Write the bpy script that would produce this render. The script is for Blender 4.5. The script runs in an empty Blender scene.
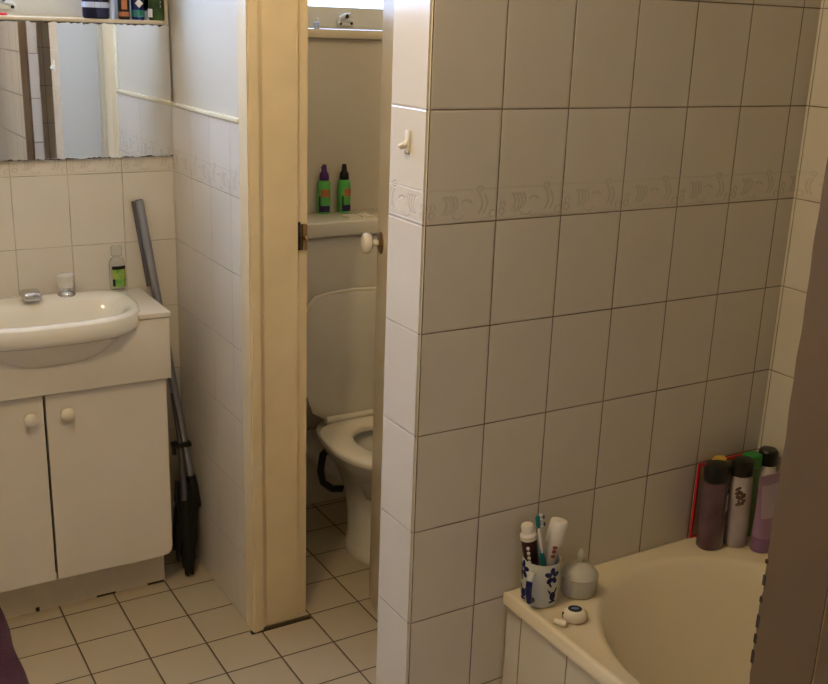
import bpy, bmesh, math, random
from mathutils import Vector, Matrix
random.seed(7)
scn = bpy.context.scene
COL = scn.collection
PI = math.pi
V = Vector

# ------------------------------------------------------------------ camera
W, YV, YP, XE = 0.9355, 2.943, 1.539, 1.892        # main wall planes
cam_d = bpy.data.cameras.new('camera'); cam = bpy.data.objects.new('camera', cam_d); COL.objects.link(cam)
cam_d.sensor_fit = 'HORIZONTAL'; cam_d.sensor_width = 36; cam_d.lens = 1034.99 / 828 * 36
cam_d.clip_start = 0.02
yaw, pit, rol = .5413, .2971, .0354
Fw = V((math.sin(yaw)*math.cos(pit), math.cos(yaw)*math.cos(pit), -math.sin(pit)))
Rt = V((math.cos(yaw), -math.sin(yaw), 0)); Up = Rt.cross(Fw)
R2 = math.cos(rol)*Rt + math.sin(rol)*Up; U2 = -math.sin(rol)*Rt + math.cos(rol)*Up
m = Matrix((R2, U2, -Fw)).transposed().to_4x4(); m.translation = V((0, 0, 1.6256))
cam.matrix_world = m
scn.camera = cam

# ------------------------------------------------------------------ world, lights, exposure
scn.view_settings.view_transform = 'Standard'; scn.view_settings.look = 'None'
scn.view_settings.exposure = 0.0; scn.view_settings.gamma = 1; scn.view_settings.use_curve_mapping = False
world = bpy.data.worlds.new('world'); scn.world = world; world.use_nodes = True
bg = world.node_tree.nodes['Background']; bg.inputs[0].default_value = (.50, .66, 1, 1); bg.inputs[1].default_value = 4.5

def area(name, loc, rot, sx, sy, power, color):
    d = bpy.data.lights.new(name, 'AREA'); d.shape = 'RECTANGLE'; d.size = sx; d.size_y = sy
    d.energy = power; d.color = color
    o = bpy.data.objects.new(name, d); COL.objects.link(o); o.location = loc; o.rotation_euler = rot
    return o
# daylight falling through the two windows
area('daylight_vanity_window', (.15, 3.16, 1.98), (math.radians(-90), 0, 0), 1.35, .62, 26, (.45, .61, 1))
area('daylight_toilet_window', (1.5, 3.22, 1.95), (math.radians(-90), 0, 0), .6, .6, .8, (.55, .70, 1))
# warm ceiling lamp, then an added fill for the toilet room
LAMP = (.22, 1.36, 2.36)
d = bpy.data.lights.new('lamp_bulb_light', 'POINT'); d.energy = 28; d.color = (1, .76, .42); d.shadow_soft_size = .06
o = bpy.data.objects.new('lamp_bulb_light', d); COL.objects.link(o); o.location = (LAMP[0], LAMP[1], LAMP[2] - .03)
d = bpy.data.lights.new('toilet_fill_light', 'POINT'); d.energy = 6.5; d.color = (1, .76, .42); d.shadow_soft_size = .06  # added light, warms and brightens the toilet room
o = bpy.data.objects.new('toilet_fill_light', d); COL.objects.link(o); o.location = (1.45, 2.15, 2.33)

# ------------------------------------------------------------------ materials
def new_mat(name):
    mt = bpy.data.materials.new(name); mt.use_nodes = True
    return mt, mt.node_tree, mt.node_tree.nodes['Principled BSDF']
def mat(name, col, rough=.5, metal=0, noise=0, nscale=30, bump=0, bscale=60, coat=0, trans=0, ior=1.45, spec=.5, col2=None):
    mt, nt, p = new_mat(name)
    p.inputs['Base Color'].default_value = (*col, 1); p.inputs['Roughness'].default_value = rough
    p.inputs['Metallic'].default_value = metal; p.inputs['Coat Weight'].default_value = coat
    p.inputs['Transmission Weight'].default_value = trans; p.inputs['IOR'].default_value = ior
    p.inputs['Specular IOR Level'].default_value = spec
    tc = nt.nodes.new('ShaderNodeTexCoord')
    if noise or col2:
        n = nt.nodes.new('ShaderNodeTexNoise'); n.inputs['Scale'].default_value = nscale; n.inputs['Detail'].default_value = 3
        nt.links.new(tc.outputs['Object'], n.inputs['Vector'])
        mx = nt.nodes.new('ShaderNodeMix'); mx.data_type = 'RGBA'
        c2 = col2 or tuple(c*(1-noise) for c in col)
        mx.inputs[6].default_value = (*col, 1); mx.inputs[7].default_value = (*c2, 1)
        mr = nt.nodes.new('ShaderNodeMapRange'); mr.inputs[1].default_value = .35; mr.inputs[2].default_value = .65
        nt.links.new(n.outputs['Fac'], mr.inputs[0]); nt.links.new(mr.outputs[0], mx.inputs[0])
        nt.links.new(mx.outputs[2], p.inputs['Base Color'])
    if bump:
        n2 = nt.nodes.new('ShaderNodeTexNoise'); n2.inputs['Scale'].default_value = bscale; n2.inputs['Detail'].default_value = 2
        nt.links.new(tc.outputs['Object'], n2.inputs['Vector'])
        b = nt.nodes.new('ShaderNodeBump'); b.inputs['Strength'].default_value = bump; b.inputs['Distance'].default_value = .002
        nt.links.new(n2.outputs['Fac'], b.inputs['Height']); nt.links.new(b.outputs[0], p.inputs['Normal'])
    return mt

class NT:
    """tiny expression builder over a node tree"""
    def __init__(s, nt): s.nt = nt
    def m(s, op, *a, clamp=False):
        n = s.nt.nodes.new('ShaderNodeMath'); n.operation = op; n.use_clamp = clamp
        for i, v in enumerate(a):
            if isinstance(v, (int, float)): n.inputs[i].default_value = v
            else: s.nt.links.new(v, n.inputs[i])
        return n.outputs[0]
    def step(s, v, a, b):          # smooth 0..1 ramp
        n = s.nt.nodes.new('ShaderNodeMapRange'); n.interpolation_type = 'SMOOTHSTEP'
        s.nt.links.new(v, n.inputs[0]); n.inputs[1].default_value = a; n.inputs[2].default_value = b
        n.inputs[3].default_value = 0; n.inputs[4].default_value = 1
        return n.outputs[0]
    def mixc(s, f, a, b):
        n = s.nt.nodes.new('ShaderNodeMix'); n.data_type = 'RGBA'
        if isinstance(f, (int, float)): n.inputs[0].default_value = f
        else: s.nt.links.new(f, n.inputs[0])
        for i, v in ((6, a), (7, b)):
            if isinstance(v, tuple): n.inputs[i].default_value = (*v, 1)
            else: s.nt.links.new(v, n.inputs[i])
        return n.outputs[2]

def tile_mat(name, axes, u0, tu, v0, tv, col, grout, gw=.0013, rough=.14, band=None, ubands=True, bumpd=.0012):
    """glazed tiles laid on a world-space grid; band = height of the bottom line of the row with the embossed scroll border"""
    mt, nt, p = new_mat(name); E = NT(nt)
    geo = nt.nodes.new('ShaderNodeNewGeometry'); sp = nt.nodes.new('ShaderNodeSeparateXYZ')
    nt.links.new(geo.outputs['Position'], sp.inputs[0])
    u, v = sp.outputs['XYZ'.index(axes[0])], sp.outputs['XYZ'.index(axes[1])]
    uu = E.m('DIVIDE', E.m('SUBTRACT', u, u0), tu); vv = E.m('DIVIDE', E.m('SUBTRACT', v, v0), tv)
    du = E.m('MULTIPLY', E.m('PINGPONG', uu, .5), tu); dv = E.m('MULTIPLY', E.m('PINGPONG', vv, .5), tv)
    dd = E.m('MINIMUM', du, dv)
    face = E.step(dd, gw*.55, gw*1.3)                 # 1 on the tile, 0 in the joint
    height = E.step(dd, gw*.3, gw*2.6)
    # a small tone shift from tile to tile
    cb = nt.nodes.new('ShaderNodeCombineXYZ'); nt.links.new(E.m('FLOOR', uu), cb.inputs[0]); nt.links.new(E.m('FLOOR', vv), cb.inputs[1])
    wn = nt.nodes.new('ShaderNodeTexWhiteNoise'); wn.noise_dimensions = '2D'; nt.links.new(cb.outputs[0], wn.inputs['Vector'])
    tone = E.mixc(wn.outputs['Value'], tuple(c*.955 for c in col), col)
    ns = nt.nodes.new('ShaderNodeTexNoise'); ns.inputs['Scale'].default_value = 9; ns.inputs['Detail'].default_value = 3
    nt.links.new(geo.outputs['Position'], ns.inputs['Vector'])
    tone = E.mixc(E.step(ns.outputs['Fac'], .35, .75), tone, E.mixc(.5, tone, tuple(c*.93 for c in col)))
    gn = E.mixc(E.step(ns.outputs['Fac'], .4, .62), grout, tuple(c*.6 for c in grout))
    c = E.mixc(face, gn, tone)
    if band is not None:
        fu = E.m('MULTIPLY', E.m('FRACT', uu), 150.0)                       # mm across the tile
        z = E.m('MULTIPLY', E.m('SUBTRACT', v, band), 1000.0)               # mm above the row line
        marks = None
        def ring(cx, cz, r, w, x0, x1, z0, z1):
            dx = E.m('SUBTRACT', fu, cx); dz = E.m('SUBTRACT', z, cz)
            dist = E.m('SQRT', E.m('ADD', E.m('MULTIPLY', dx, dx), E.m('MULTIPLY', dz, dz)))
            e = E.m('ABSOLUTE', E.m('SUBTRACT', dist, r))
            k = E.m('SUBTRACT', 1.0, E.step(e, w*.3, w))
            for val, a, b in ((fu, x0, x1), (z, z0, z1)):
                k = E.m('MULTIPLY', k, E.m('MULTIPLY', E.step(val, a-1, a+1), E.m('SUBTRACT', 1.0, E.step(val, b-1, b+1))))
            return k
        arcs = [(22, 33, 20, 3.2, 32, 46, 16, 50), (30, 33, 20, 3.2, 40, 54, 14, 50), (38, 33, 20, 3.2, 48, 62, 16, 50), (47, 35, 18, 2.2, 58, 70, 24, 50),
                (84, 26, 15, 3.0, 74, 96, 34, 50), (98, 33, 21, 3.4, 110, 122, 15, 52), (108, 33, 21, 3.4, 121, 134, 14, 52),
                (12, 17, 6, 3.0, 4, 22, 8, 26), (14, 30, 5, 2.6, 6, 20, 26, 38), (66, 22, 15, 2.2, 54, 82, 5, 14), (112, 60, 6, 3.0, 102, 120, 53, 66),
                (142, 14, 7, 2.4, 132, 150, 8, 22)]
        for a in arcs:
            r = ring(*a); marks = r if marks is None else E.m('MAXIMUM', marks, r)
        for zz, w in ((60, 1.7), (6.5, 1.3)):
            e = E.m('SUBTRACT', 1.0, E.step(E.m('ABSOLUTE', E.m('SUBTRACT', z, zz)), w*.4, w))
            marks = E.m('MAXIMUM', marks, E.m('MULTIPLY', e, .55))
        c = E.mixc(E.m('MULTIPLY', marks, .38), c, tuple(k*.62 for k in col))
        height = E.m('ADD', height, E.m('MULTIPLY', marks, -.7))
    nt.links.new(c, p.inputs['Base Color'])
    rg = E.m('ADD', rough, E.m('MULTIPLY', E.m('SUBTRACT', 1.0, face), .6))
    nt.links.new(rg, p.inputs['Roughness'])
    wv = nt.nodes.new('ShaderNodeTexNoise'); wv.inputs['Scale'].default_value = 14; nt.links.new(geo.outputs['Position'], wv.inputs['Vector'])
    height = E.m('ADD', height, E.m('MULTIPLY', wv.outputs['Fac'], .55))
    b = nt.nodes.new('ShaderNodeBump'); b.inputs['Strength'].default_value = .7; b.inputs['Distance'].default_value = bumpd
    nt.links.new(height, b.inputs['Height']); nt.links.new(b.outputs[0], p.inputs['Normal'])
    return mt

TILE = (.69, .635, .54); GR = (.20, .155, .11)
T_back = tile_mat('glazed_tile_back', 'XZ', .487, .15, 1.1987, .2, TILE, (.50, .43, .33), gw=.001, band=1.1987)
T_nib = tile_mat('glazed_tile_nib', 'YZ', 2.943-.011, .15, 1.1987, .2, TILE, (.46, .40, .31), gw=.001, band=1.1987)
T_colx = tile_mat('glazed_tile_column', 'YZ', 1.532, .15, 1.2877, .2, TILE, (.62, .58, .52), band=1.2877)  # pale grout paints in the highlight along the column joints
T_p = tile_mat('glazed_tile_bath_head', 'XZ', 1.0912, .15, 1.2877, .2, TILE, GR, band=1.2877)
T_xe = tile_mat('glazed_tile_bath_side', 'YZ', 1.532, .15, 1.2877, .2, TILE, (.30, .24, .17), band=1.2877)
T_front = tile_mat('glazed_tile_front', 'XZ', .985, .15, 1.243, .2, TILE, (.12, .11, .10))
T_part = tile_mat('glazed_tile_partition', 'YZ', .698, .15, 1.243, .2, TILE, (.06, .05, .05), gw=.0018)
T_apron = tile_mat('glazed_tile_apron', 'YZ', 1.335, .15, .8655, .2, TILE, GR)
T_floor = tile_mat('floor_tile', 'XY', 1.1109, .1543, 2.373, .1543, (.48, .395, .27), (.10, .07, .045), gw=.0023, rough=.33, bumpd=.0016)
PAINT = mat('cream_wall_paint', (.60, .54, .42), .55, bump=.15, bscale=120)
PAINT_GLOSS = mat('cream_gloss_wall_paint', (.62, .57, .46), .25, bump=.1, bscale=40)
CEIL = mat('ceiling_white', (.72, .68, .58), .8)
WOOD = mat('cream_gloss_woodwork', (.74, .60, .37), .3, noise=.08, nscale=8, bump=.12, bscale=25)
BROWN = mat('shaded_brown_board', (.135, .085, .040), .6, noise=.12, nscale=6, bump=.2, bscale=60)  # dark brown carries the shade here, as the lamp lights this face strongly
CHIP = mat('chipped_dark_wood', (.03, .02, .015), .8)
WHITE = mat('white_laminate', (.70, .64, .54), .35, noise=.05, nscale=4)
CERAM = mat('white_ceramic', (.78, .74, .64), .08, coat=.5)
CERAM2 = mat('toilet_ceramic', (.70, .66, .56), .1, coat=.4)
PLAST = mat('cream_plastic', (.72, .66, .53), .28)
ACRYL = mat('cream_bath_enamel', (.76, .67, .50), .16, coat=.3)
CHROME = mat('chrome', (.62, .62, .64), .12, metal=1)
STEEL = mat('brushed_steel', (.34, .35, .38), .3, metal=.85)
DSTEEL = mat('dark_steel', (.12, .12, .13), .4, metal=.7)
BRASS = mat('aged_brass', (.30, .20, .10), .4, metal=.9)
BLACK = mat('black_plastic', (.007, .007, .008), .3)
BLACKC = mat('black_cloth', (.006, .006, .006), .9, bump=.6, bscale=90)
DARKMETAL = mat('dark_strike_metal', (.03, .022, .016), .45, metal=.6)
GLASSY = mat('clear_acrylic', (.95, .94, .90), .12, trans=.6, ior=1.45)
CLEARP = mat('clear_bottle_plastic', (.97, .97, .93), .05, trans=.92, ior=1.12)
FROST = mat('window_glass', (1, 1, 1), .0, trans=1.0, ior=1.0, spec=0)
FRAME = mat('window_frame_paint', (.66, .66, .60), .4)
GREEN = mat('green_plastic', (.10, .45, .09), .3)
GREEN2 = mat('deep_green_plastic', (.02, .26, .05), .35)
PURPLE = mat('purple_plastic', (.07, .015, .16), .35)
NAVY = mat('navy_plastic', (.012, .014, .05), .2)
LBLUE = mat('pale_blue_label', (.50, .56, .72), .4)
PLUM = mat('plum_translucent_plastic', (.10, .045, .065), .2, coat=.4, col2=(.15, .085, .11), nscale=14)
LAV = mat('lavender_plastic', (.33, .20, .33), .35)
LAVL = mat('pale_lavender_label', (.46, .36, .42), .5)
YEL = mat('yellow_plastic', (.62, .42, .06), .4)
RED = mat('red_plastic', (.62, .02, .025), .3)
PINKW = mat('milky_pink_plastic', (.60, .48, .42), .3)
WPL = mat('white_plastic', (.74, .70, .66), .3)
OFFW = mat('off_white_plastic', (.72, .66, .54), .35)
MAROON = mat('maroon_terry', (.05, .006, .010), .95, noise=.4, nscale=60, bump=1.0, bscale=260)
TEAL = mat('teal_plastic', (.01, .20, .24), .3)
WINE = mat('dark_wine_tube', (.035, .008, .012), .3)
ORANGE = mat('orange_brown_print', (.45, .16, .06), .5)
WBLUE = mat('wet_blue_ink', (.02, .035, .09), .25)
TLABEL = mat('bright_green_label', (.10, .36, .07), .4, col2=(.45, .50, .08), nscale=40)

PALEG = mat('pale_blue_white_glaze', (.52, .54, .51), .15)
INK = mat('cobalt_glaze', (.010, .014, .12), .2)
# old mirror, with silvering lost along its lower and upper edge
def mirror_mat():
    mt, nt, p = new_mat('old_mirror'); E = NT(nt)
    geo = nt.nodes.new('ShaderNodeNewGeometry'); sp = nt.nodes.new('ShaderNodeSeparateXYZ'); nt.links.new(geo.outputs['Position'], sp.inputs[0])
    n = nt.nodes.new('ShaderNodeTexNoise'); n.inputs['Scale'].default_value = 60; nt.links.new(geo.outputs['Position'], n.inputs['Vector'])
    z = sp.outputs[2]
    e = E.m('MINIMUM', E.m('SUBTRACT', z, 1.242), E.m('SUBTRACT', 1.602, z))
    k = E.m('SUBTRACT', 1.0, E.step(E.m('ADD', e, E.m('MULTIPLY', E.m('SUBTRACT', n.outputs['Fac'], .5), .018)), .0005, .003))
    nt.links.new(E.mixc(k, (.86, .88, .87), (.05, .035, .03)), p.inputs['Base Color'])
    nt.links.new(E.m('SUBTRACT', 1.0, k), p.inputs['Metallic']); nt.links.new(E.m('ADD', .015, E.m('MULTIPLY', k, .5)), p.inputs['Roughness'])
    return mt
MIRROR = mirror_mat()

# ------------------------------------------------------------------ mesh helpers
class B:
    def __init__(s): s.bm = bmesh.new(); s.mi = 0
    def _mark(s, faces):
        for f in faces: f.material_index = s.mi
    def box(s, x0, x1, y0, y1, z0, z1, bev=0, seg=2, M=None):
        r = bmesh.ops.create_cube(s.bm, size=1); vs = r['verts']
        for v in vs: v.co = V(((x0+x1)/2 + v.co.x*(x1-x0), (y0+y1)/2 + v.co.y*(y1-y0), (z0+z1)/2 + v.co.z*(z1-z0)))
        fs = list({f for v in vs for f in v.link_faces}); s._mark(fs)
        if bev:
            es = list({e for v in vs for e in v.link_edges})
            rr = bmesh.ops.bevel(s.bm, geom=es, offset=bev, segments=seg, affect='EDGES', profile=.5)
            vs = list({v for f in rr['faces'] for v in f.verts} | {v for v in vs if v.is_valid}); s._mark(rr['faces'])
        if M is not None: bmesh.ops.transform(s.bm, matrix=M, verts=vs)
        return s
    def loft(s, rings, cap0=True, cap1=True, closed=True):
        R = [[s.bm.verts.new(p) for p in r] for r in rings]; fs = []
        n = len(R[0])
        for a, b in zip(R, R[1:]):
            for i in range(n if closed else n-1):
                j = (i+1) % n
                fs.append(s.bm.faces.new((a[i], a[j], b[j], b[i])))
        if cap0: fs.append(s.bm.faces.new(list(reversed(R[0]))))
        if cap1: fs.append(s.bm.faces.new(R[-1]))
        s._mark(fs); return s
    def lathe(s, prof, c, axis=(0, 0, 1), n=28, sx=1, sy=1, rot=0):
        q = V((0, 0, 1)).rotation_difference(V(axis).normalized()).to_matrix()
        rings = []
        for r, h in prof:
            r = max(r, 1e-5)
            rings.append([V(c) + q @ V((r*sx*math.cos(t)*math.cos(rot)-r*sy*math.sin(t)*math.sin(rot), r*sx*math.cos(t)*math.sin(rot)+r*sy*math.sin(t)*math.cos(rot), h)) for t in [2*PI*i/n for i in range(n)]])
        return s.loft(rings)
    def tube(s, pts, r, n=12, caps=True):
        pts = [V(p) for p in pts]; rs = r if isinstance(r, (list, tuple)) else [r]*len(pts)
        rings = []; prev = None
        for i, p in enumerate(pts):
            t = (pts[min(i+1, len(pts)-1)] - pts[max(i-1, 0)]).normalized()
            a = prev - t*prev.dot(t) if prev is not None else (V((0, 0, 1)) if abs(t.z) < .9 else V((1, 0, 0))).cross(t)
            a.normalize(); prev = a; b = t.cross(a)
            rings.append([p + rs[i]*(math.cos(k)*a + math.sin(k)*b) for k in [2*PI*j/n for j in range(n)]])
        return s.loft(rings, caps, caps)
    def build(s, name, m, parent=None, smooth=35, mats_by_normal=None, M=None, kind=None, label=None):
        if M is not None: s.bm.transform(M)
        bmesh.ops.remove_doubles(s.bm, verts=s.bm.verts, dist=1e-6)
        bmesh.ops.recalc_face_normals(s.bm, faces=s.bm.faces)
        me = bpy.data.meshes.new(name); ms = m if isinstance(m, (list, tuple)) else [m]
        if mats_by_normal:
            s.bm.normal_update()
            for f in s.bm.faces:
                f.material_index = mats_by_normal(f.normal, f.calc_center_median())
        off = V((0, 0, 0)); p = parent
        while p is not None:
            off += V(p.location); p = p.parent
        if parent is not None: s.bm.transform(Matrix.Translation(-off))
        else:
            bb = [v.co for v in s.bm.verts]
            c = V(((min(v.x for v in bb)+max(v.x for v in bb))/2, (min(v.y for v in bb)+max(v.y for v in bb))/2, min(v.z for v in bb)))
            s.bm.transform(Matrix.Translation(-c))
        s.bm.to_mesh(me); s.bm.free()
        for q in ms: me.materials.append(q)
        for pl in me.polygons: pl.use_smooth = True
        me.set_sharp_from_angle(angle=math.radians(smooth))
        o = bpy.data.objects.new(name, me); COL.objects.link(o)
        if parent is not None: o.parent = parent
        else: o.location = c
        if kind: o['kind'] = kind
        if label: o['label'] = label
        return o
def thing(name, loc, label=None, cat=None, group=None, kind=None):
    o = bpy.data.objects.new(name, None); COL.objects.link(o); o.location = loc; o.empty_display_size = .05
    return tag(o, label, cat, group, kind)
def tag(o, label=None, cat=None, group=None, kind=None):
    if label: o['label'] = label
    if cat: o['category'] = cat
    if group: o['group'] = group
    if kind: o['kind'] = kind
    return o
def box(*a, **k): return B().box(*a, **k)
def ell(cx, cy, z, a, b, n=48, p=2.0, bk=None, pb=None):
    """superellipse ring; bk: other half-length on the +y side, pb: other exponent there"""
    out = []
    for i in range(n):
        t = 2*PI*i/n; c, s_ = math.cos(t), math.sin(t)
        e = 2/((pb or p) if s_ > 0 else p); bb = (bk if bk is not None else b) if s_ > 0 else b
        out.append(V((cx + a*math.copysign(abs(c)**e, c), cy + bb*math.copysign(abs(s_)**e, s_), z)))
    return out

# ------------------------------------------------------------------ the room
box(-1.1, 2.1, -.25, 3.25, -.1, 0).build('floor', T_floor, kind='structure')
box(-1.1, 2.1, -.25, 3.25, 2.5, 2.6).build('ceiling', CEIL, kind='structure')
box(-1.2, -1.1, -.25, 3.25, 0, 2.5).build('wall_left', PAINT, kind='structure')
# vanity wall with its window opening; tiles up to the sill, paint above
WX0, WX1, WZ0, WZ1 = -.55, .915, 1.619, 2.3
b = B()
b.box(-1.1, W, YV, YV+.14, 0, WZ0-.014); b.box(-1.1, WX0, YV, YV+.14, WZ0-.014, 2.5); b.box(WX1, W, YV, YV+.14, WZ0-.014, 2.5); b.box(WX0, WX1, YV, YV+.14, WZ1, 2.5)
b.box(WX0, WX1, YV+.03, YV+.14, WZ0-.014, WZ0-.001)
b.build('wall_back', [T_back, PAINT], kind='structure', mats_by_normal=lambda n, c: 0 if n.y < -.5 and c.z < 1.5 else 1)
# short wall between vanity and toilet room: tiled up to 1.4 m, painted above
b = B(); b.box(W, 1.11, 2.415, YV+.14, 0, 1.389)
b.build('wall_nib', [T_nib, PAINT], kind='structure', mats_by_normal=lambda n, c: 0 if n.x < -.5 else 1)
b = B(); b.box(W+.007, 1.11, 2.42, YV+.14, 1.389, 2.5)
b.box(W+.007, 1.11, 1.665, 2.43, 2.05, 2.5)
b.build('wall_nib_upper', PAINT_GLOSS, kind='structure')
# tiled pier and the wall at the head of the bath
pts = [(W, YP), (XE+.1, YP), (XE+.1, YP+.1), (1.085, YP+.1), (1.085, 1.664), (W, 1.664)]
b = B(); b.loft([[V((x, y, z)) for x, y in pts] for z in (0, 2.5)])
es = [e for e in b.bm.edges if abs(e.verts[0].co.x-W) < 1e-5 and abs(e.verts[1].co.x-W) < 1e-5 and abs(e.verts[0].co.y-YP) < 1e-5 and abs(e.verts[1].co.y-YP) < 1e-5]
bmesh.ops.bevel(b.bm, geom=es, offset=.004, segments=4, affect='EDGES')
b.build('wall_bath_head', [T_p, T_colx, PAINT], kind='structure', mats_by_normal=lambda n, c: 0 if n.y < -.72 else 1 if n.x < -.3 and c.y < 1.67 and c.x < 1.0 else 2)
b = B(); b.box(XE, XE+.1, -.12, YP, 0, 2.5); b.build('wall_right', [T_xe, PAINT], kind='structure', mats_by_normal=lambda n, c: 0 if n.x < -.5 else 1)
box(-1.1, XE+.1, -.22, -.12, 0, 2.5).build('wall_front', T_front, kind='structure')
# toilet room
TW0, TW1, TZ0, TZ1 = 1.22, 1.80, 1.607, 2.25; YT = 3.02
b = B(); b.box(1.11, 1.99, YT, YT+.12, 0, TZ0-.03); b.box(1.11, TW0, YT, YT+.12, TZ0-.03, 2.5); b.box(TW1, 1.99, YT, YT+.12, TZ0-.03, 2.5); b.box(TW0, TW1, YT, YT+.12, TZ1, 2.5)
b.build('wall_toilet_back', PAINT, kind='structure')
box(XE, XE+.1, YP+.1, YT, 0, 2.5).build('wall_toilet_right', PAINT, kind='structure')
# slim tiled partition with dark brown edge boards beside the bath, right of the camera
PX, PY = 1.013, .780
b = B(); b.box(PX, PX+.045, -.12, PY, 0, 2.5, bev=.0015)
b.build('wall_partition', [T_part, T_front], kind='structure', mats_by_normal=lambda n, c: 1 if n.y > .9 else 0)
# its brown edge board, uneven and chipped
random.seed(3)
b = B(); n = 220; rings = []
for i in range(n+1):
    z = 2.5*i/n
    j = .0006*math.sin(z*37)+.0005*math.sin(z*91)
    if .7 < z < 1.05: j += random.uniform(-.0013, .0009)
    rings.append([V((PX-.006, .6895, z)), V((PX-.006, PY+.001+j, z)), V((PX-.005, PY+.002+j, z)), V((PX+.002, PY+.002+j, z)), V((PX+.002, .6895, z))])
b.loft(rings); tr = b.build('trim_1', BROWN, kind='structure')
b = B(); b.box(PX-.0045, PX, .6865, .6895, 0, 2.5); b.build('board_joint', mat('pale_joint', (.34, .25, .16), .6), parent=tr)
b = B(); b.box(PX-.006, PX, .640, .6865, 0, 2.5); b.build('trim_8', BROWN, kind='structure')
b = B()
for z, h in ((.985, .006), (.958, .015), (.93, .009), (.898, .02), (.872, .014), (.845, .02)):
    b.box(PX-.0068, PX-.003, PY-.002, PY+.0036, z-h/2, z+h/2, bev=.001, seg=1)
b.build('chipped_paint', CHIP, parent=tr, label='dark chips where the paint has flaked off')
# bullnose line finishing the tiles on the short wall
b = B(); b.box(W-.005, W+.008, 2.416, YV, 1.382, 1.395, bev=.004, seg=3)
b.build('trim_2', mat('cream_tile_edge', (.74, .66, .46), .2), kind='structure')
# architrave and jamb of the toilet doorway
def polyprism(pts, z0, z1, bev=0):
    b = B(); b.loft([[V((x, y, z)) for x, y in pts] for z in (z0, z1)])
    if bev:
        es = [e for e in b.bm.edges if abs(e.verts[0].co.z-e.verts[1].co.z) > .1]
        bmesh.ops.bevel(b.bm, geom=es, offset=bev, segments=3, affect='EDGES')
    return b
polyprism([(W-.003, 2.352), (W-.003, 2.415), (W+.02, 2.415), (W+.03, 2.358)], 0, 2.1, .004).build('trim_3', WOOD, kind='structure')
jb = polyprism([(W+.012, 2.366), (W+.012, 2.43), (1.11, 2.43), (1.11, 2.398), (1.078, 2.398), (1.078, 2.385), (.982, 2.382), (.975, 2.374)], 0, 2.05, .0015)
jamb = jb.build('trim_4', WOOD, kind='structure')
b = B(); b.box(1.0785, 1.088, 2.391, 2.3975, 1.062, 1.135); b.build('strike_plate', DARKMETAL, parent=jamb, label='dark metal strike plate')
b = B(); b.box(1.092, 1.106, 2.386, 2.3985, 1.062, 1.13, bev=.003); b.lathe([(.006, 0), (.006, .012), (.004, .014)], (1.099, 2.388, 1.096), (0, -1, 0), 14)
b.build('strike_lip', BRASS, parent=jamb, label='worn brass lip with a screw')
box(W+.012, 1.11, 1.66, 2.43, 2.02, 2.05).build('trim_5', WOOD, kind='structure')
box(1.085, 1.11, 1.665, 1.69, 0, 2.05).build('trim_6', WOOD, kind='structure')
# grime at the foot of the jamb
b = B(); b.box(W-.01, 1.106, 2.352, 2.366, 0, .003); b.build('trim_7', mat('grimy_sealant', (.05, .035, .02), .7, noise=.5, nscale=80), kind='structure')

# ------------------------------------------------------------------ windows
def window(name, x0, x1, z0, z1, yi, depth, sill_y, sill_z, sill_t, cx, sillm):
    w = thing(name, ((x0+x1)/2, yi, z0), kind='structure')
    b = B(); yo = yi+depth
    # outer frame then a bottom-hung sash
    for a in ((x0, x1, z0, z0+.020), (x0, x1, z1-.02, z1), (x0, x0+.02, z0, z1), (x1-.02, x1, z0, z1)):
        b.box(a[0], a[1], yo-.05, yo, a[2], a[3], bev=.002, seg=1)
    b.build('window_frame', FRAME, parent=w)
    b = B(); s0 = z0+.016
    for a in ((x0+.014, x1-.014, z0-.002, s0+.048), (x0+.014, x1-.014, z1-.05, z1-.016), (x0+.014, x0+.044, s0, z1-.016), (x1-.044, x1-.014, s0, z1-.016)):
        b.box(a[0], a[1], yo-.075, yo-.04, a[2], a[3], bev=.003, seg=2)
    sash = b.build('sash', FRAME, parent=w)
    b = B(); b.box(x0+.04, x1-.04, yo-.058, yo-.054, s0+.044, z1-.045); b.build('pane', FROST, parent=sash)
    b = B(); b.box(x0-.0, x1+.0, sill_y, yo-.05, sill_z-sill_t, sill_z, bev=.003); b.build('sill', sillm, parent=w)
    # cockspur catch
    b = B(); y = yo-.078
    b.box(cx-.030, cx+.030, y-.006, y, s0-.008, s0+.008, bev=.003)
    b.tube([(cx-.024, y-.008, s0+.002), (cx-.022, y-.014, s0+.016), (cx-.006, y-.018, s0+.024), (cx+.008, y-.02, s0+.028)], [.006, .007, .007, .005], 10)
    b.tube([(cx+.0, y-.012, s0+.012), (cx+.022, y-.012, s0+.008)], [.004, .004], 8)
    c = b.build('window_catch', FRAME, parent=w)
    b = B()
    b.lathe([(.0045, 0), (.0045, .004), (.002, .006)], (cx-.018, y-.004, s0-.001), (0, -1, 0), 10); b.lathe([(.0045, 0), (.0045, .004), (.002, .006)], (cx+.020, y-.004, s0+.0), (0, -1, 0), 10)
    b.lathe([(.007, 0), (.008, .004), (.004, .008)], (cx-.004, y-.018, s0+.022), (0, -1, 0), 12)
    b.build('catch_screw', BLACK, parent=c)
    return w
SILL = mat('cream_sill_paint', (.66, .57, .40), .35)
window('window_1', WX0, WX1, WZ0, WZ1, YV, .13, YV-.022, WZ0-.006, .010, .515, SILL)
window('window_2', TW0, TW1, TZ0, TZ1, YT, .11, YT-.018, TZ0-.003, .026, 1.54, SILL)

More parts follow.
